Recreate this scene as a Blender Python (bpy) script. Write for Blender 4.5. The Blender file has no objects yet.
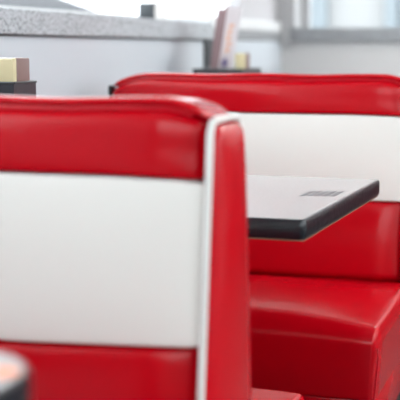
import bpy, bmesh, math, random
from mathutils import Vector, Matrix

S = bpy.context.scene
C = S.collection
random.seed(4)

# ------------------------------------------------------------------ camera
EYE = 1.075
PITCH = math.radians(7.125)
YAW = math.radians(17.874)
cam = bpy.data.cameras.new('camera')
cam.sensor_width = 36.0
cam.lens = 108.0
cam.clip_start = 0.05
cam.clip_end = 200
cam.dof.use_dof = True
cam.dof.focus_distance = 2.72
cam.dof.aperture_fstop = 3.3
cam.dof.aperture_blades = 9
cam_o = bpy.data.objects.new('camera', cam)
C.objects.link(cam_o)
cam_o.location = (0, 0, EYE)
cam_o.rotation_euler = (math.pi / 2 - PITCH, 0, YAW)
S.camera = cam_o

# ------------------------------------------------------------------ world, lights, exposure
w = bpy.data.worlds.new('overcast_sky')
S.world = w
w.use_nodes = True
nt = w.node_tree
bg = nt.nodes['Background']
tc = nt.nodes.new('ShaderNodeTexCoord')
sp = nt.nodes.new('ShaderNodeSeparateXYZ')
cr = nt.nodes.new('ShaderNodeValToRGB')
cr.color_ramp.elements[0].position = 0.45
cr.color_ramp.elements[0].color = (0.80, 0.86, 0.92, 1)
cr.color_ramp.elements[1].position = 0.62
cr.color_ramp.elements[1].color = (0.94, 0.97, 1.0, 1)
mr = nt.nodes.new('ShaderNodeMapRange')
mr.inputs['From Min'].default_value = -1
mr.inputs['From Max'].default_value = 1
nt.links.new(tc.outputs['Generated'], sp.inputs[0])
nt.links.new(sp.outputs['Z'], mr.inputs['Value'])
nt.links.new(mr.outputs[0], cr.inputs[0])
nt.links.new(cr.outputs[0], bg.inputs['Color'])
bg.inputs['Strength'].default_value = 2.3

S.view_settings.view_transform = 'Standard'
S.view_settings.look = 'None'
S.view_settings.gamma = 1.0
S.view_settings.use_curve_mapping = False
S.view_settings.exposure = 1.26
S.cycles.max_bounces = 8
S.cycles.diffuse_bounces = 5
S.cycles.transparent_max_bounces = 16
S.cycles.sample_clamp_indirect = 6
S.cycles.use_denoising = True

# room extents
XW, XR = -1.58, 2.9       # window wall face, aisle-side wall
YF, YB = -1.9, 6.32       # wall behind the camera, end wall
ZC = 2.75
LB, LT = 1.12, 1.192      # stone ledge underside / top


H = math.pi / 2


# ------------------------------------------------------------------ materials
def srgb(r, g, b):
    f = lambda c: (c / 255 / 12.92) if c / 255 <= 0.04045 else ((c / 255 + 0.055) / 1.055) ** 2.4
    return (f(r), f(g), f(b), 1)


def mat(name, col, rough=0.5, metal=0.0, coat=0.0, bump=None, col2=None, cscale=30, cdetail=4, spec=0.5, thr=(0.35, 0.65)):
    m = bpy.data.materials.new(name)
    m.use_nodes = True
    t = m.node_tree
    b = t.nodes['Principled BSDF']
    b.inputs['Base Color'].default_value = col
    b.inputs['Roughness'].default_value = rough
    b.inputs['Metallic'].default_value = metal
    b.inputs['Specular IOR Level'].default_value = spec
    b.inputs['Coat Weight'].default_value = coat
    b.inputs['Coat Roughness'].default_value = 0.25
    tcn = t.nodes.new('ShaderNodeTexCoord')
    if col2:
        n = t.nodes.new('ShaderNodeTexNoise')
        n.inputs['Scale'].default_value = cscale
        n.inputs['Detail'].default_value = cdetail
        r = t.nodes.new('ShaderNodeValToRGB')
        r.color_ramp.elements[0].position = thr[0]
        r.color_ramp.elements[1].position = thr[1]
        r.color_ramp.elements[0].color = col
        r.color_ramp.elements[1].color = col2
        t.links.new(tcn.outputs['Object'], n.inputs['Vector'])
        t.links.new(n.outputs['Fac'], r.inputs[0])
        t.links.new(r.outputs[0], b.inputs['Base Color'])
    if bump:
        sc_, st_, dist = bump
        n2 = t.nodes.new('ShaderNodeTexNoise')
        n2.inputs['Scale'].default_value = sc_
        n2.inputs['Detail'].default_value = 3
        bp = t.nodes.new('ShaderNodeBump')
        bp.inputs['Strength'].default_value = st_
        bp.inputs['Distance'].default_value = dist
        t.links.new(tcn.outputs['Object'], n2.inputs['Vector'])
        t.links.new(n2.outputs['Fac'], bp.inputs['Height'])
        t.links.new(bp.outputs[0], b.inputs['Normal'])
    return m


def glass_mat():
    m = bpy.data.materials.new('window_glass')
    m.use_nodes = True
    t = m.node_tree
    t.nodes.clear()
    out = t.nodes.new('ShaderNodeOutputMaterial')
    mx = t.nodes.new('ShaderNodeMixShader')
    tr = t.nodes.new('ShaderNodeBsdfTransparent')
    tr.inputs[0].default_value = (0.96, 0.98, 0.98, 1)
    gl = t.nodes.new('ShaderNodeBsdfGlossy')
    gl.inputs['Roughness'].default_value = 0.02
    fr = t.nodes.new('ShaderNodeFresnel')
    fr.inputs['IOR'].default_value = 1.3
    ge = t.nodes.new('ShaderNodeNewGeometry')
    inv = t.nodes.new('ShaderNodeMath')
    inv.operation = 'SUBTRACT'
    inv.inputs[0].default_value = 1.0
    mu = t.nodes.new('ShaderNodeMath')
    mu.operation = 'MULTIPLY'
    t.links.new(ge.outputs['Backfacing'], inv.inputs[1])
    t.links.new(inv.outputs[0], mu.inputs[0])
    t.links.new(fr.outputs[0], mu.inputs[1])
    t.links.new(mu.outputs[0], mx.inputs[0])
    t.links.new(tr.outputs[0], mx.inputs[1])
    t.links.new(gl.outputs[0], mx.inputs[2])
    t.links.new(mx.outputs[0], out.inputs[0])
    return m


def emit_mat(name, col, strength):
    m = bpy.data.materials.new(name)
    m.use_nodes = True
    b = m.node_tree.nodes['Principled BSDF']
    b.inputs['Base Color'].default_value = col
    b.inputs['Emission Color'].default_value = col
    b.inputs['Emission Strength'].default_value = strength
    return m


RED = mat('red_vinyl', (0.49, 0.0006, 0.007, 1), rough=0.20, bump=(7, 0.10, 0.010), spec=0.26)
REDW = mat('red_vinyl_welt', (0.60, 0.008, 0.02, 1), rough=0.3)
CREAM = mat('cream_vinyl', (0.76, 0.75, 0.71, 1), rough=0.42, bump=(420, 0.10, 0.001))
PIPE = mat('white_vinyl_piping', (0.70, 0.70, 0.68, 1), rough=0.35)
BLACKW = mat('black_board', (0.012, 0.012, 0.014, 1), rough=0.5)
LAM = mat('pale_laminate', (0.49, 0.50, 0.50, 1), rough=0.25, col2=(0.46, 0.47, 0.47, 1), cscale=160)
EDGE = mat('black_table_edging', (0.006, 0.009, 0.014, 1), rough=0.28, bump=(60, 0.5, 0.002), spec=0.45)
UNDER = mat('brown_underside_board', (0.16, 0.075, 0.04, 1), rough=0.6)
PRINT = mat('grey_printed_ink', (0.15, 0.15, 0.16, 1), rough=0.5)
ORANGE = mat('orange_printed_ink', (0.90, 0.25, 0.10, 1), rough=0.4)
STEEL = mat('brushed_steel', (0.55, 0.55, 0.56, 1), rough=0.3, metal=1.0)
WALL = mat('pale_blue_grey_panel', (0.55, 0.60, 0.65, 1), rough=0.45)
WALLB = mat('warm_grey_plaster', (0.58, 0.575, 0.575, 1), rough=0.6)
PLAST = mat('off_white_plaster', (0.78, 0.77, 0.75, 1), rough=0.7)
GRAN = mat('speckled_grey_stone', (0.15, 0.165, 0.185, 1), rough=0.45, col2=(0.50, 0.535, 0.57, 1), cscale=120, cdetail=4, thr=(0.36, 0.52))
GRAND = mat('dark_grey_stone', (0.19, 0.20, 0.21, 1), rough=0.4, col2=(0.36, 0.37, 0.39, 1), cscale=130, cdetail=6)
WHITEP = mat('white_painted_wood', (0.66, 0.67, 0.68, 1), rough=0.4)
GREYP = mat('grey_painted_metal', (0.42, 0.42, 0.43, 1), rough=0.5)
DARKM = mat('dark_anodised_metal', (0.06, 0.065, 0.07, 1), rough=0.4, metal=0.6)
FLOOR = mat('dark_tile', (0.035, 0.03, 0.03, 1), rough=0.3, col2=(0.06, 0.05, 0.05, 1), cscale=6)
CEIL = mat('white_ceiling_tile', (0.80, 0.80, 0.79, 1), rough=0.9, bump=(90, 0.3, 0.002))
GLASS = glass_mat()
BLKP = mat('black_plastic', (0.02, 0.022, 0.03, 1), rough=0.35)
BROWN = mat('brown_metal', (0.20, 0.12, 0.11, 1), rough=0.35)
CREAMP = mat('cream_plastic', (0.60, 0.53, 0.32, 1), rough=0.4)
MCOV = mat('white_menu_cover', (0.62, 0.58, 0.62, 1), rough=0.3)
MBRN = mat('brown_menu_spine', (0.26, 0.17, 0.18, 1), rough=0.5)
MORG = mat('orange_menu_print', (0.72, 0.42, 0.30, 1), rough=0.4)
MBLU = mat('indigo_menu_print', (0.10, 0.07, 0.32, 1), rough=0.4)
PAPER = mat('white_paper', (0.85, 0.85, 0.84, 1), rough=0.7)
ASPH = mat('pale_asphalt', (0.30, 0.30, 0.31, 1), rough=0.9, col2=(0.36, 0.36, 0.37, 1), cscale=3)
CARP = mat('grey_lavender_car_paint', (0.11, 0.11, 0.12, 1), rough=0.4, metal=0.0, coat=0.2)
CARG = mat('teal_tinted_car_glass', (0.05, 0.10, 0.105, 1), rough=0.3)
TYRE = mat('tyre_rubber', (0.02, 0.02, 0.02, 1), rough=0.8)
BLDW = mat('white_render', (0.30, 0.30, 0.30, 1), rough=0.8)
BLDB = mat('pale_blue_cladding', (0.19, 0.22, 0.24, 1), rough=0.6)
BLDG = mat('shop_glazing', (0.12, 0.15, 0.18, 1), rough=0.3)
LAMP = emit_mat('lit_ceiling_diffuser', (1.0, 0.97, 0.92, 1), 12.0)


# ------------------------------------------------------------------ mesh helpers
def link_mesh(name, bm, m, parent=None, smooth=True):
    me = bpy.data.meshes.new(name)
    bmesh.ops.recalc_face_normals(bm, faces=bm.faces)
    bm.to_mesh(me)
    bm.free()
    if smooth:
        for p in me.polygons:
            p.use_smooth = True
        try:
            me.set_sharp_from_angle(angle=math.radians(40))
        except Exception:
            pass
    me.materials.append(m)
    o = bpy.data.objects.new(name, me)
    C.objects.link(o)
    if parent:
        o.parent = parent
    return o


def tag(o, label, cat, group=None, kind=None):
    o['label'] = label
    o['category'] = cat
    if group:
        o['group'] = group
    if kind:
        o['kind'] = kind
    return o


def thing(name, loc, label, cat, group=None, rz=0):
    o = bpy.data.objects.new(name, None)
    o.empty_display_size = 0.1
    C.objects.link(o)
    o.location = loc
    o.rotation_euler = (0, 0, rz)
    return tag(o, label, cat, group)


def struct(name, bm, m, parent=None, smooth=False):
    o = link_mesh(name, bm, m, parent, smooth)
    if not parent:
        o['kind'] = 'structure'
    return o


def box(bm, x0, x1, y0, y1, z0, z1, bev=0.0, seg=2):
    M = Matrix.Translation(((x0 + x1) / 2, (y0 + y1) / 2, (z0 + z1) / 2)) @ Matrix.Diagonal((x1 - x0, y1 - y0, z1 - z0, 1))
    r = bmesh.ops.create_cube(bm, size=1, matrix=M)
    if bev > 0:
        es = list({e for v in r['verts'] for e in v.link_edges})
        bmesh.ops.bevel(bm, geom=es, offset=bev, segments=seg, affect='EDGES', profile=0.5)
    return bm


def nb():
    return bmesh.new()


def soft(bm, x0, x1, y0, y1, z0, z1, r, n=(20, 10, 10), fn=None):
    """rounded box; r = (xlo,xhi,ylo,yhi,zlo,zhi) radii; fn(v, u) displaces (u = position in -1..1)"""
    lo = Vector((x0, y0, z0))
    hi = Vector((x1, y1, z1))
    rl = Vector((r[0], r[2], r[4]))
    rh = Vector((r[1], r[3], r[5]))

    def axis(a, k):
        pts = []
        seg = 7
        for i in range(seg + 1):
            pts.append(lo[a] + rl[a] * (1 - math.tan((1 - i / seg) * H / 2)))
        L0, L1 = lo[a] + rl[a], hi[a] - rh[a]
        for i in range(1, k):
            pts.append(L0 + (L1 - L0) * i / k)
        for i in range(seg, -1, -1):
            pts.append(hi[a] - rh[a] * (1 - math.tan((1 - i / seg) * H / 2)))
        out = [pts[0]]
        for p in pts[1:]:
            if p - out[-1] > 1e-6:
                out.append(p)
        return out
    P = [axis(a, n[a]) for a in range(3)]
    cache = {}

    def V(i, j, k):
        key = (i, j, k)
        if key in cache:
            return cache[key]
        p = Vector((P[0][i], P[1][j], P[2][k]))
        q = Vector([min(max(p[a], lo[a] + rl[a]), hi[a] - rh[a]) for a in range(3)])
        d = Vector((0, 0, 0))
        R = Vector((0, 0, 0))
        for a in range(3):
            rr = rl[a] if p[a] < q[a] else rh[a]
            R[a] = rr
            d[a] = (p[a] - q[a]) / rr if rr > 1e-9 else 0
        # cube-to-sphere projection
        L = d.length
        if L > 1e-9:
            mx = max(abs(c) for c in d)
            d = d * (mx / L)
            d = d.normalized() * 1.0
            p = q + Vector([d[a] * R[a] for a in range(3)])
        u = Vector([2 * (p[a] - lo[a]) / (hi[a] - lo[a]) - 1 for a in range(3)])
        if fn:
            p = fn(p, u)
        cache[key] = bm.verts.new(p)
        return cache[key]
    nx, ny, nz = len(P[0]) - 1, len(P[1]) - 1, len(P[2]) - 1

    def F(a, b, c, d):
        try:
            bm.faces.new((a, b, c, d))
        except ValueError:
            pass
    for i in range(nx):
        for j in range(ny):
            for k in (0, nz):
                F(V(i, j, k), V(i + 1, j, k), V(i + 1, j + 1, k), V(i, j + 1, k))
    for i in range(nx):
        for k in range(nz):
            for j in (0, ny):
                F(V(i, j, k), V(i + 1, j, k), V(i + 1, j, k + 1), V(i, j, k + 1))
    for j in range(ny):
        for k in range(nz):
            for i in (0, nx):
                F(V(i, j, k), V(i, j + 1, k), V(i, j + 1, k + 1), V(i, j, k + 1))
    bmesh.ops.remove_doubles(bm, verts=bm.verts, dist=1e-5)
    return bm


def tube(bm, pts, r, seg=10, closed=False):
    pts = [Vector(p) for p in pts]
    rings = []
    n = len(pts)
    prev = None
    for i, p in enumerate(pts):
        a = pts[i - 1] if (i > 0 or closed) else pts[i]
        b = pts[(i + 1) % n] if (i < n - 1 or closed) else pts[i]
        t = (b - a).normalized()
        if prev is None:
            up = Vector((0, 0, 1)) if abs(t.z) < 0.9 else Vector((0, 1, 0))
            x = t.cross(up).normalized()
        else:
            x = (prev - t * prev.dot(t)).normalized()
        prev = x
        y = t.cross(x)
        rings.append([bm.verts.new(p + (x * math.cos(k / seg * 2 * math.pi) + y * math.sin(k / seg * 2 * math.pi)) * r) for k in range(seg)])
    m = n if closed else n - 1
    for i in range(m):
        A, B = rings[i], rings[(i + 1) % n]
        for k in range(seg):
            bm.faces.new((A[k], A[(k + 1) % seg], B[(k + 1) % seg], B[k]))
    if not closed:
        bm.faces.new(rings[0])
        bm.faces.new(list(reversed(rings[-1])))
    return bm


def lathe(bm, prof, cx=0, cy=0, seg=32):
    rings = []
    for r, z in prof:
        rings.append([bm.verts.new((cx + r * math.cos(k / seg * 2 * math.pi), cy + r * math.sin(k / seg * 2 * math.pi), z)) for k in range(seg)])
    for A, B in zip(rings, rings[1:]):
        for k in range(seg):
            bm.faces.new((A[k], A[(k + 1) % seg], B[(k + 1) % seg], B[k]))
    bm.faces.new(rings[0])
    bm.faces.new(rings[-1])
    return bm


def round_outline(x0, x1, y0, y1, rs, seg=8):
    """counter-clockwise outline; rs = radii at (x0y0, x1y0, x1y1, x0y1)"""
    out = []
    cs = [(x0, y0, 1, 1, math.pi), (x1, y0, -1, 1, 1.5 * math.pi), (x1, y1, -1, -1, 0), (x0, y1, 1, -1, H)]
    for (x, y, sx, sy, a0), r in zip(cs, rs):
        for i in range(seg + 1):
            a = a0 + H * i / seg
            out.append((x + sx * r + r * math.cos(a), y + sy * r + r * math.sin(a)))
    return out


def offset_outline(o, d):
    n = len(o)
    res = []
    for i in range(n):
        a, b = Vector(o[i - 1]), Vector(o[(i + 1) % n])
        t = (b - a).normalized()
        res.append((o[i][0] + t.y * d, o[i][1] - t.x * d))
    return res


def stack_outline(bm, levels, cap=True):
    """levels = [(outline, z)] lofted"""
    rings = [[bm.verts.new((x, y, z)) for x, y in o] for o, z in levels]
    n = len(rings[0])
    for A, B in zip(rings, rings[1:]):
        for k in range(n):
            bm.faces.new((A[k], A[(k + 1) % n], B[(k + 1) % n], B[k]))
    if cap:
        bm.faces.new(rings[0])
        bm.faces.new(rings[-1])
    return bm


# ------------------------------------------------------------------ the room
b = nb(); box(b, XW - 0.4, XR + 0.2, YF - 0.2, YB + 0.4, -0.1, 0.0); struct('floor', b, FLOOR)
b = nb(); box(b, XW - 0.4, XR + 0.2, YF - 0.2, YB + 0.4, ZC, ZC + 0.1); struct('ceiling', b, CEIL)

WY0, WY1 = -0.3, 6.26      # long window along the booth wall
WT = 2.42
# low wall under the window, pier at its far end and header
b = nb()
box(b, XW - 0.25, XW, YF, YB, 0, LB)
box(b, XW - 0.25, XW, YF, YB, WT, ZC)
box(b, XW - 0.25, XW, YF, WY0, LT, WT)
struct('wall_left', b, WALL)
# pilaster between the long window and the corner
b = nb(); box(b, XW - 0.08, XW - 0.02, 5.58, YB - 0.03, LT + 0.028, WT); struct('trim_1', b, mat('grey_lavender_panel', (0.46, 0.45, 0.47, 1), rough=0.6))
# stone ledge: long piece, then a set-back piece under a white sill
b = nb(); box(b, XW - 0.25, XW + 0.02, YF, 5.02, LB, LT, bev=0.003); struct('trim_2', b, GRAN)
b = nb(); box(b, XW - 0.25, XW + 0.005, 5.021, YB - 0.03, LB + 0.004, LT - 0.02, bev=0.002); struct('trim_3', b, GRAND)
b = nb(); box(b, XW - 0.25, XW + 0.008, 5.021, YB - 0.03, LT - 0.02, LT + 0.03, bev=0.003); struct('trim_4', b, WHITEP)
b = nb(); box(b, XW - 0.002, XW + 0.010, YF, 4.95, LB - 0.006, LB); struct('ledge_shadow_strip', b, DARKM)  # dark strip standing in for the shadow line under the ledge
# dark upright strip where the ledge changes
b = nb(); box(b, XW - 0.01, XW + 0.012, 4.95, 5.07, 0.0, LB); struct('trim_5', b, DARKM)

# window in the long wall
b = nb()
box(b, XW - 0.20, XW - 0.13, WY0, WY0 + 0.06, LT, WT)
box(b, XW - 0.20, XW - 0.13, WY1 - 0.05, WY1, LT, WT)
box(b, XW - 0.20, XW - 0.13, WY0, WY1, WT - 0.06, WT)
box(b, XW - 0.20, XW - 0.15, WY0, WY1, LT, LT + 0.020)
struct('window_1_frame', b, WHITEP)
b = nb(); box(b, XW - 0.172, XW - 0.166, WY0 + 0.02, WY1 - 0.02, LT, WT - 0.02); g = struct('window_1', b, GLASS)

# end wall with its window
EX0, EX1 = -1.50, 0.1
b = nb()
box(b, XW - 0.25, XR + 0.2, YB, YB + 0.25, 0, LB)
box(b, XW - 0.25, XR + 0.2, YB, YB + 0.25, WT, ZC)
box(b, EX1, XR + 0.2, YB, YB + 0.25, LB, WT)
struct('wall_back', b, WALLB)
b = nb(); box(b, XW - 0.02, EX1, YB - 0.025, YB + 0.25, LB, LT, bev=0.004); struct('trim_6', b, GRAND)
b = nb(); box(b, XW - 0.06, EX0, YB - 0.035, YB + 0.25, LT, WT); box(b, XW - 0.03, XW + 0.05, YB - 0.04, YB - 0.02, LB - 0.02, LT + 0.02); struct('trim_7', b, GREYP)
b = nb()
box(b, EX0, EX0 + 0.04, YB + 0.13, YB + 0.2, LT, WT)
box(b, EX1 - 0.05, EX1, YB + 0.13, YB + 0.2, LT, WT)
box(b, EX0, EX1, YB + 0.13, YB + 0.2, WT - 0.06, WT)
struct('window_2_frame', b, GREYP)
b = nb(); box(b, EX0 + 0.02, EX1 - 0.02, YB + 0.162, YB + 0.168, LT, WT - 0.02); struct('window_2', b, GLASS)

b = nb(); box(b, XW, XR, YB - 0.02, YB, 0, 0.9); struct('reflection_panel', b, mat('dark_red_reflection_panel', (0.10, 0.012, 0.012, 1), rough=0.6))  # unseen low panel, added to darken reflections in the red vinyl

# aisle-side wall with large window, wall behind the camera
b = nb()
box(b, XR, XR + 0.2, YF, YB, 0, 1.15)
box(b, XR, XR + 0.2, YF, YB, 2.6, ZC)
box(b, XR, XR + 0.2, YF, -1.6, 1.15, 2.6)
box(b, XR, XR + 0.2, 5.1, YB, 1.15, 2.6)
struct('wall_right', b, PLAST)
b = nb()
for y in (-1.6, 0.4, 2.75, 5.05):
    box(b, XR + 0.06, XR + 0.13, y, y + 0.05, 1.15, 2.6)
box(b, XR + 0.06, XR + 0.13, -1.6, 5.1, 1.15, 1.21)
box(b, XR + 0.06, XR + 0.13, -1.6, 5.1, 2.54, 2.6)
struct('window_3_frame', b, DARKM)
b = nb(); box(b, XR + 0.092, XR + 0.098, -1.58, 5.08, 1.17, 2.58); struct('window_3', b, GLASS)
FX0, FX1, FZ0, FZ1 = -1.2, 2.6, 1.1, 2.4  # unseen window added to light the bench fronts and give highlights
b = nb()
box(b, XW - 0.25, XR + 0.2, YF - 0.2, YF, 0, FZ0); box(b, XW - 0.25, XR + 0.2, YF - 0.2, YF, FZ1, ZC)
box(b, XW - 0.25, FX0, YF - 0.2, YF, FZ0, FZ1); box(b, FX1, XR + 0.2, YF - 0.2, YF, FZ0, FZ1)
struct('wall_front', b, mat('charcoal_paint', (0.16, 0.15, 0.15, 1), rough=0.6))
b = nb()
box(b, FX0, FX1, YF - 0.13, YF - 0.06, FZ0, FZ0 + 0.05); box(b, FX0, FX1, YF - 0.13, YF - 0.06, FZ1 - 0.05, FZ1)
for x in (FX0, 0.2, 1.6, FX1 - 0.05):
    box(b, x, x + 0.05, YF - 0.13, YF - 0.06, FZ0 + 0.05, FZ1 - 0.05)
struct('added_window_frame', b, DARKM)
b = nb(); box(b, FX0 + 0.03, FX1 - 0.03, YF - 0.098, YF - 0.092, FZ0 + 0.02, FZ1 - 0.02); struct('added_window', b, GLASS)

# ceiling lights: unseen trays, added and placed for the light they give
for i, (x, y) in enumerate([(2.3, 3.3), (2.3, 1.6), (0.3, 5.5), (2.3, 5.0)]):
    t = thing('ceiling_light', (x, y, ZC), 'square ceiling light tray over the aisle, unseen and added for its light', 'ceiling light', 'ceiling lights over the aisle')
    b = nb()
    box(b, -0.36, 0.36, -0.36, -0.32, -0.05, 0); box(b, -0.36, 0.36, 0.32, 0.36, -0.05, 0)
    box(b, -0.36, -0.32, -0.32, 0.32, -0.05, 0); box(b, 0.32, 0.36, -0.32, 0.32, -0.05, 0)
    link_mesh('frame', b, WHITEP, t, smooth=False)
    b = nb(); box(b, -0.32, 0.32, -0.32, 0.32, -0.04, -0.02)
    link_mesh('diffuser', b, LAMP, t, smooth=False)


# ------------------------------------------------------------------ booth benches
XE = -0.545    # aisle end of the padded backs
XL = -1.485    # wall end


def half(z):
    return 0.080 + 0.060 * max(0.0, (0.965 - z)) / 0.515 if z < 0.965 else 0.080


def bench(cy, depth_front, depth_rear, label, XE, XL, sag, rear_x):
    t = thing('booth_bench', (0, cy, 0), label, 'booth bench', 'red and cream booth benches')

    def lean(bulge, zc, zh, flip=1):
        def fn(p, u):
            k = half(p.z) / 0.14
            x, y, z = p
            # u.z across the pad: swell the middle of each pad outwards
            if zc > 0.7:     # the seams of the band bow a little
                z += -sag * min(1, max(0, (XE - x) / 0.3)) * (1 - u.z) / 2
                z += -0.006 * max(0, 1 - (XE - x) / 0.2) ** 2 * (1 + u.z) / 2
            else:
                y -= end_round(x) * (1 if u.y > 0 else -1) * min(1, abs(u.y) * 1.5)
            if zc < 0.7 and u.z > 0:
                z += -sag * min(1, max(0, (XE - x) / 0.3)) * u.z
            s = bulge * (1 - u.z ** 2) * (1 - abs(u.x) ** 10) * (1 if u.y > 0 else -1) * min(1, abs(u.y) * 1.5)
            return Vector((x, y * k + s, z))
        return fn

    def end_round(x):
        # the cushion faces roll away towards the aisle end
        e = min(1.0, max(0.0, (x - (XE - 0.085)) / 0.085))
        return 0.026 * e ** 2

    def end_drop(x):
        # the top sinks gently towards the aisle and the wall
        e1 = max(0.0, (x - (XE - 0.075)) / 0.075)
        e2 = max(0.0, ((XL + 0.13) - x) / 0.13)
        return 0.022 * e1 ** 2 + 0.034 * e2 ** 2

    def upper_fn(p, u):
        k = half(min(p.z, 0.93)) / 0.14
        x, y, z = p
        f = min(1, max(0.0, (z - 0.883) / 0.10))
        z -= f * end_drop(x)
        z += f * 0.0015 * math.sin(x * 19 + 1.0)
        z -= (1 - f) * 0.006 * max(0, 1 - (XE - x) / 0.2) ** 2
        s = 0.006 * max(0, 1 - ((f - 0.5) / 0.5) ** 2) * (1 - abs(u.x) ** 8)
        s += 0.0012 * math.sin(x * 14 + f * 4) * (1 - abs(u.x) ** 4) * math.sin(f * math.pi)
        s -= end_round(x)
        y = y * k + (s if u.y > 0 else -s) * min(1, abs(u.y) * 1.5)
        return Vector((x, y, z))

    def cap_fn(p, u):
        x, y, z = p
        return Vector((x, y, z - end_drop(x) + 0.0015 * math.sin(x * 19 + 1.0) + 0.0015 - 0.055 * y))
    b = nb()
    soft(b, XL, XE, -0.14, 0.14, 0.883, 0.987, (0.035, 0.02, 0.045, 0.045, 0.003, 0.020), (44, 8, 8), upper_fn)
    link_mesh('upper_cushion', b, RED, t)
    b = nb()
    soft(b, XL + 0.004, XE - 0.002, -0.078, 0.078, 0.982, 0.998, (0.03, 0.030, 0.018, 0.018, 0.007, 0.009), (44, 6, 2), cap_fn)
    link_mesh('top_roll', b, RED, t)
    b = nb()
    soft(b, XL, XE, -0.14, 0.14, 0.627, 0.881, (0.012, 0.03, 0.012, 0.012, 0.005, 0.005), (30, 4, 14), lean(0.006, 0.75, 0.12))
    o = link_mesh('middle_band', b, CREAM, t)
    o['label'] = 'cream vinyl band across the backrest'
    b = nb()
    soft(b, XL, XE, -0.14, 0.14, 0.385, 0.625, (0.02, 0.02, 0.03, 0.03, 0.03, 0.007), (30, 6, 12), lean(0.006, 0.5, 0.12))
    link_mesh('lower_cushion', b, RED, t)
    # welts along the two top edges
    for s in (-1, 1):
        pts = []
        for i in range(41):
            x = XL + 0.03 + (XE - XL - 0.055) * i / 40
            z = 0.9855 - end_drop(x) + 0.0015 * math.sin(x * 19 + 1.0)
            pts.append((x, s * (0.0775 - 0.8 * end_round(x)), z))
        b = nb(); tube(b, pts, 0.0032, 8)
        link_mesh('welt', b, REDW, t)
    # padded end panel facing the aisle
    def end_fn(p, u):
        k = (half(p.z) - 0.010) / 0.14
        x, y, z = p
        x += 0.012 * (1 - u.y ** 2) * (1 - abs(u.z) ** 6) * (1 if u.x > 0 else 0)
        if u.z > 0.6:
            x += 0.0025 * math.sin(y * 90) * (u.z - 0.6)
        return Vector((x, y * k, z))
    b = nb()
    soft(b, XE - 0.003, XE + 0.020, -0.14, 0.14, 0.085, 0.962, (0.002, 0.018, 0.035, 0.035, 0.01, 0.022), (2, 14, 50), end_fn)
    o = link_mesh('end_panel', b, RED, t)
    # white piping round the end panel
    pts = []
    zt = 0.968
    r = 0.022
    for i in range(24):
        z = 0.09 + (zt - r - 0.09) * i / 23
        pts.append((XE + 0.006, -half(z) + 0.003, z))
    for i in range(1, 7):
        a = H * i / 6
        pts.append((XE + 0.006, -half(zt) + 0.003 + r - r * math.cos(a), zt - r + r * math.sin(a)))
    for i in range(1, 6):
        y = -half(zt) + 0.003 + r + (2 * half(zt) - 0.006 - 2 * r) * i / 6
        pts.append((XE + 0.006, y, zt + 0.001))
    tail = [(x, -y, z) for x, y, z in pts[:30]]
    pts += list(reversed(tail))
    b = nb(); tube(b, pts, 0.0062, 10)
    o = link_mesh('piping', b, PIPE, t)
    o['label'] = 'white piping round the end panel'
    # core board behind the cushions and black board at the wall end
    b = nb(); box(b, XL + 0.01, XE - 0.002, -0.11, 0.11, 0.08, 0.39); link_mesh('core_panel', b, RED, t, smooth=False)
    b = nb(); box(b, XL - 0.014, XL - 0.002, -0.07, -0.03, 0.0, 0.962, bev=0.004)
    o = link_mesh('wall_end_board', b, BLACKW, t)
    o['label'] = 'black board at the wall end'
    # seats either side
    for side, dep in ((-1, depth_front), (1, depth_rear)):
        y0, y1 = 0.135, dep
        sx1 = -0.462 if side < 0 else rear_x

        def seat_fn(p, u, side=side, y0=y0, y1=y1):
            x, y, z = p
            if u.z > 0:
                z += (0.040 if side < 0 else 0.012) * u.z * (1 - abs(u.x) ** 2.5) * max(0, 1 - abs((u.y - 0.25) / 1.1) ** 2.5)
                z += 0.0015 * math.sin(x * 16) * math.sin(y * 12) * u.z
            dn = (1 - u.z) / 2
            y -= 0.022 * dn * max(0, u.y)
            x -= 0.014 * dn * max(0, u.x)
            if u.y > 0:
                y += 0.014 * u.y ** 2 * (1 - abs(u.x) ** 3) * (1 - u.z ** 2)
            return Vector((x, side * y, z))
        b = nb()
        soft(b, XL, sx1, y0, y1, 0.20, 0.392, (0.02, 0.022, 0.02, 0.055, 0.012, 0.050), (30, 20, 8), seat_fn)
        sc_ = link_mesh('seat_cushion', b, RED, t)
        # welt round the top front corner
        pts = [(sx1 - 0.004 - 0.013 * (1 - i / 8), side * (y1 - 0.006 - 0.020 * (1 - i / 8)), 0.21 + 0.115 * i / 8) for i in range(9)]
        pts += [(sx1 - 0.007, side * (y1 - 0.014), 0.345)]
        b = nb(); tube(b, pts, 0.0028, 8)
        link_mesh('corner_welt', b, REDW, sc_)
        b = nb()
        ya, yb = sorted((side * 0.12, side * (dep - 0.030)))
        box(b, XL + 0.005, sx1 - 0.022, ya, yb, 0.09, 0.205, bev=0.006)
        link_mesh('base_panel', b, RED, t)
        b = nb()
        ya, yb = sorted((side * 0.0, side * (dep - 0.06)))
        box(b, XL + 0.01, sx1 - 0.05, ya, yb, 0.0, 0.092)
        link_mesh('plinth', b, BLACKW, t, smooth=False)
    return t


bench(1.80, 0.72, 0.53, 'nearest red and cream booth bench, filling the left of the picture', -0.545, -1.465, 0.012, -0.51)
bench(3.66, 0.79, 0.70, 'farther red and cream booth bench with its seat showing, behind the table', -0.505, -1.455, 0.0, -0.462)


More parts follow.
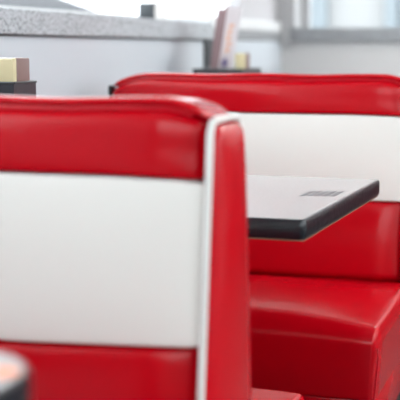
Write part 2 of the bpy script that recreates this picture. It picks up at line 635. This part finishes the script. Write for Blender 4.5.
# ------------------------------------------------------------------ tables
def table(yc, x1, label, extra=None, rc=0.012, rz=0.0):
    t = thing('booth_table', (0, yc, 0), label, 'table', 'pale booth tables with black edging', rz)
    hy = 0.385
    o0 = round_outline(-1.54, x1, -hy, hy, (0.01, rc, rc * 0.7, 0.01))
    inn = offset_outline(o0, -0.006)
    b = nb()
    stack_outline(b, [(offset_outline(o0, -0.007), 0.7465), (offset_outline(o0, -0.0045), 0.7485), (offset_outline(o0, -0.006), 0.7502)])
    top = link_mesh('table_top', b, LAM, t)
    # black edging with a rounded face
    b = nb()
    prof = [(-0.0045, 0.7494), (-0.001, 0.7485), (0.0012, 0.744), (0.0018, 0.731), (0.0012, 0.716), (-0.001, 0.7105), (-0.005, 0.709)]
    rings = []
    for d, z in prof:
        rings.append([b.verts.new((x, y, z)) for x, y in offset_outline(o0, d)])
    n = len(o0)
    for A, B in zip(rings, rings[1:]):
        for k in range(n):
            b.faces.new((A[k], A[(k + 1) % n], B[(k + 1) % n], B[k]))
    e = link_mesh('edging', b, EDGE, t)
    e['label'] = 'black rounded edging strip'
    b = nb(); stack_outline(b, [(offset_outline(o0, -0.0045), 0.7065), (offset_outline(o0, -0.0015), 0.7075), (offset_outline(o0, -0.0055), 0.7464)])
    u = link_mesh('underside_board', b, UNDER, t)
    # pedestal
    cx = -1.0
    b = nb(); lathe(b, [(0.035, 0.02), (0.035, 0.69)], cx, 0, 24); link_mesh('column', b, STEEL, t)
    b = nb(); box(b, cx - 0.16, cx + 0.16, -0.16, 0.16, 0.682, 0.7065, bev=0.004); link_mesh('mounting_plate', b, DARKM, t)
    b = nb(); lathe(b, [(0.15, 0.0), (0.15, 0.008), (0.12, 0.016), (0.05, 0.026), (0.035, 0.03)], cx, 0, 40); link_mesh('foot', b, DARKM, t)
    if extra:
        extra(t)
    return t


def strip_mark(t):
    # a slanted row of small printed cells near the aisle edge
    b = nb()
    z0, z1 = 0.7503, 0.7506
    ox, oy = -0.608, -0.018
    L = 0.082
    n = 5
    cw = L / n

    def quad(x0, x1, y0, y1):
        P = []
        for x, y in ((x0, y0), (x1, y0), (x1, y1), (x0, y1)):
            P.append((ox + x, oy + y + x * 0.22))
        stack_outline(b, [(P, z0), (P, z1)])
    D = 0.10
    for i in range(n):
        quad(i * cw, (i + 1) * cw - 0.005, 0.0, D)
    o = link_mesh('printed_strip', b, PRINT, t, smooth=False)
    o['label'] = 'small grey printed strip of cells'


def dot_mark(t):
    b = nb()
    lathe(b, [(0.021, 0.7503), (0.021, 0.7507)], -0.558, 0.300, 20)
    o = link_mesh('printed_spot', b, ORANGE, t, smooth=False)
    o['label'] = 'orange printed spot'


table(0.768, -0.528, 'nearest pale table, only its black-edged corner with an orange spot at lower left', dot_mark, rc=0.145)
table(2.617, -0.503, 'pale table with black edging and a grey printed strip, between the two benches', strip_mark, rz=-0.022)
table(4.49, -0.52, 'farthest table, behind the farther bench under the rack of menus')


# ------------------------------------------------------------------ things on the tables
def caddy(x0, x1, y0, y1, label):
    t = thing('table_caddy', ((x0 + x1) / 2, (y0 + y1) / 2, 0.7502), label, 'caddy', 'black table caddies')
    hx, hy, h = (x1 - x0) / 2, (y1 - y0) / 2, 0.25
    b = nb()
    w_ = 0.006
    box(b, -hx, hx, -hy, -hy + w_, 0, h); box(b, -hx, hx, hy - w_, hy, 0, h)
    box(b, -hx, -hx + w_, -hy + w_, hy - w_, 0, h); box(b, hx - w_, hx, -hy + w_, hy - w_, 0, h)
    box(b, -hx + w_, hx - w_, -hy + w_, hy - w_, 0, 0.2)
    link_mesh('body', b, BLKP, t, smooth=False)
    b = nb()
    for s in (-1, 1):
        tube(b, [(-hx, s * hy, h), (hx, s * hy, h)], 0.003, 8)
        tube(b, [(s * hx, -hy, h), (s * hx, hy, h)], 0.003, 8)
    link_mesh('rim', b, DARKM, t)
    return t


def dispenser(x, y, z, wx, wy, h, label):
    t = thing('napkin_dispenser', (x, y, z), label, 'napkin dispenser', 'cream and brown napkin dispensers')
    b = nb(); box(b, -wx / 2, wx / 2, -wy / 2 + 0.01, wy / 2, 0, h, bev=0.004, seg=3); link_mesh('body', b, BROWN, t)
    b = nb(); soft(b, -wx / 2 - 0.001, wx / 2 - 0.002, -wy / 2 - 0.004, -wy / 2 + 0.012, 0.001, h - 0.001, (0.02, 0.004, 0.008, 0.001, 0.003, 0.003), (10, 2, 6))
    o = link_mesh('face_plate', b, CREAMP, t); o['label'] = 'cream rounded front'
    b = nb(); box(b, -wx / 2 + 0.012, wx / 2 - 0.012, -wy / 2 + 0.02, wy / 2 - 0.012, h - 0.004, h + 0.0006); link_mesh('paper_napkins', b, PAPER, t, smooth=False)
    return t


caddy(-1.50, -1.25, 2.49, 2.606, 'black caddy at the left edge, behind the nearest bench, holding a napkin dispenser')
dispenser(-1.3075, 2.554, 0.951, 0.098, 0.078, 0.106, 'cream-fronted napkin dispenser with brown side, at the left edge of the picture')
caddy(-1.462, -1.258, 4.44, 4.70, 'black caddy behind the farther bench, holding leaning menus')
dispenser(-1.287, 4.53, 0.951, 0.042, 0.07, 0.112, 'small cream-fronted napkin dispenser standing right of the menus')

# menus: covers face the aisle, spines face the camera, leaning towards the aisle
for i in range(3):
    wz = 0.285
    lab = ['white menu with orange and indigo print, outermost of the leaning stack',
           'menu second from the right in the leaning stack, brown spine showing',
           'menu nearest the window in the leaning stack, brown spine showing'][i]
    t = thing('menu', (-1.385 - i * 0.0115, 4.587, 0.9515), lab, 'menu', 'menus leaning in the far caddy')
    t.rotation_euler = (0, math.radians(9.0 - i * 0.5), 0)
    hgt = wz + (0.012 if i == 0 else -0.012 * (i % 2))
    b = nb(); box(b, -0.0035, 0.0035, -0.09, 0.09, 0, hgt - 0.004, bev=0.001); link_mesh('pages', b, PAPER, t)
    b = nb()
    box(b, 0.0036, 0.0052, -0.098, 0.095, 0, hgt)
    box(b, -0.0052, -0.0036, -0.098, 0.095, 0, hgt)
    link_mesh('cover', b, MCOV if i == 0 else MBRN, t, smooth=False)
    b = nb(); box(b, -0.0054, 0.0034 if i == 0 else 0.0054, -0.102, -0.0982, 0, hgt); link_mesh('spine', b, MBRN, t, smooth=False)
    if i == 0:
        b = nb()
        random.seed(2)
        for k in range(5):
            z = 0.115 + k * 0.024
            yy = -0.02 + 0.01 * math.sin(k * 2)
            P = [(yy - 0.035, z), (yy + 0.03, z + 0.004), (yy + 0.035, z + 0.02), (yy - 0.03, z + 0.017)]
            vs0 = [b.verts.new((0.0053, y, zz)) for y, zz in P]
            vs1 = [b.verts.new((0.0057, y, zz)) for y, zz in P]
            b.faces.new(vs0); b.faces.new(vs1)
            for q in range(4):
                b.faces.new((vs0[q], vs0[(q + 1) % 4], vs1[(q + 1) % 4], vs1[q]))
        o = link_mesh('cover_print', b, MORG, t, smooth=False); o['label'] = 'orange print on the cover'
        b = nb()
        ring = []
        for k in range(10):
            rr = 0.05 if k % 2 == 0 else 0.024
            a = k * math.pi / 5 + H
            ring.append((-0.03 + rr * math.cos(a), 0.075 + 0.5 * rr * math.sin(a)))
        vs0 = [b.verts.new((0.0053, y, z)) for y, z in ring]
        vs1 = [b.verts.new((0.0057, y, z)) for y, z in ring]
        b.faces.new(vs0); b.faces.new(vs1)
        for q in range(10):
            b.faces.new((vs0[q], vs0[(q + 1) % 10], vs1[(q + 1) % 10], vs1[q]))
        o = link_mesh('cover_emblem', b, MBLU, t, smooth=False); o['label'] = 'indigo emblem on the cover'

# small box on the window ledge
t = thing('ledge_dispenser', (XW - 0.055, 4.46, LT), 'small dark-fronted white box standing on the stone window ledge', 'box')
b = nb(); box(b, -0.026, 0.026, -0.05, 0.10, 0, 0.058, bev=0.004); link_mesh('body', b, PAPER, t)
b = nb(); box(b, -0.030, 0.030, -0.068, -0.049, 0.0, 0.062, bev=0.002); o = link_mesh('front_plate', b, DARKM, t); o['label'] = 'dark front'
b = nb(); box(b, -0.028, 0.028, -0.064, 0.0, 0.0582, 0.064, bev=0.001); o = link_mesh('lid', b, DARKM, t); o['label'] = 'dark lid'

# ------------------------------------------------------------------ outside
b = nb(); box(b, -40, 40, -30, 60, -0.2, -0.105); struct('ground', b, ASPH)

# parked car alongside the window
def parked_car(x, y):
    t = thing('parked_car', (x, y, -0.105), 'grey car parked outside the long window, seen over the ledge at upper left', 'car')
    prof = [(-2.1, 0.35), (-2.1, 0.85), (-1.95, 1.02), (-1.5, 1.1), (-0.3, 1.52), (0.4, 1.60), (1.0, 1.64), (1.7, 1.64), (2.3, 1.59), (2.36, 1.1), (2.38, 0.4)]
    prof = [(-yy, z) for yy, z in prof]
    W = 0.9
    b = nb()
    rings = []
    for s in (-1, -0.86, 0.86, 1):
        ins = 0.05 if abs(s) == 1 else 0
        rings.append([b.verts.new((s * W * (1 - 0.16 * max(0, z - 1.0) / 0.5), yy * (1 - ins * 0.3), z - ins * (1 if z > 0.8 else -1) * 0.6)) for yy, z in prof])
    for A, B in zip(rings, rings[1:]):
        for k in range(len(prof)):
            k2 = (k + 1) % len(prof)
            b.faces.new((A[k], A[k2], B[k2], B[k]))
    b.faces.new(rings[0]); b.faces.new(rings[-1])
    link_mesh('body', b, CARP, t)
    for s in (-1, 1):
        for (a0, a1, c0, c1) in ((-0.2, 0.55, -0.15, 0.9), (0.0, 0, 0, 0)):
            if a0 == a1:
                continue
            b = nb()
            xo = s * (W * 0.93 + 0.01)
            P = [(0.95, 1.08), (0.35, 1.40), (-0.5, 1.47), (-0.5, 1.08)]
            Q = [(-0.58, 1.08), (-0.58, 1.47), (-1.7, 1.40), (-1.9, 1.08)]
            for R_ in (P, Q):
                v0 = [b.verts.new((s * (W * (1 - 0.16 * max(0, z - 1.0) / 0.5) + 0.006), yy, z)) for yy, z in R_]
                v1 = [b.verts.new((s * (W * (1 - 0.16 * max(0, z - 1.0) / 0.5) - 0.01), yy, z)) for yy, z in R_]
                b.faces.new(v0); b.faces.new(v1)
                for q in range(4):
                    b.faces.new((v0[q], v0[(q + 1) % 4], v1[(q + 1) % 4], v1[q]))
            link_mesh('side_window', b, CARG, t, smooth=False)
    for sx in (-1, 1):
        for yy in (-1.35, 1.35):
            b = nb()
            lathe(b, [(0.16, -0.1), (0.30, -0.11), (0.33, -0.08), (0.33, 0.08), (0.30, 0.11), (0.16, 0.1)], 0, 0, 28)
            bmesh.ops.rotate(b, verts=b.verts, matrix=Matrix.Rotation(H, 3, 'Y'))
            bmesh.ops.translate(b, verts=b.verts, vec=(sx * 0.83, yy, 0.33))
            link_mesh('wheel', b, TYRE, t)
    return t


parked_car(-4.45, 8.55)

# pale building across the street behind the end window
t = thing('building', (0, 16, -0.105), 'pale building with blue cladding across the street, seen through the end window', 'building')
b = nb(); box(b, -4.6, 5, 0.3, 8, 0, 7); link_mesh('wall', b, BLDW, t, smooth=False)
for xa, xb in ((-3.75, -3.42), (-2.62, -2.45), (-1.3, -0.9)):
    b = nb(); box(b, xa, xb, 0.14, 0.32, 0, 6.2); link_mesh('cladding_panel', b, BLDB, t, smooth=False)
for xa, xb in ((-2.42, -1.5),):
    b = nb(); box(b, xa, xb, 0.22, 0.34, 1.42, 3.2); f_ = link_mesh('window_frame', b, BLDB, t, smooth=False)
    b = nb(); box(b, xa + 0.06, xb - 0.06, 0.2, 0.3, 1.5, 3.1); link_mesh('pane', b, BLDG, f_, smooth=False)
b = nb(); box(b, -4.8, 5.2, 0.0, 8, 7, 7.3); link_mesh('roof', b, BLDG, t, smooth=False)
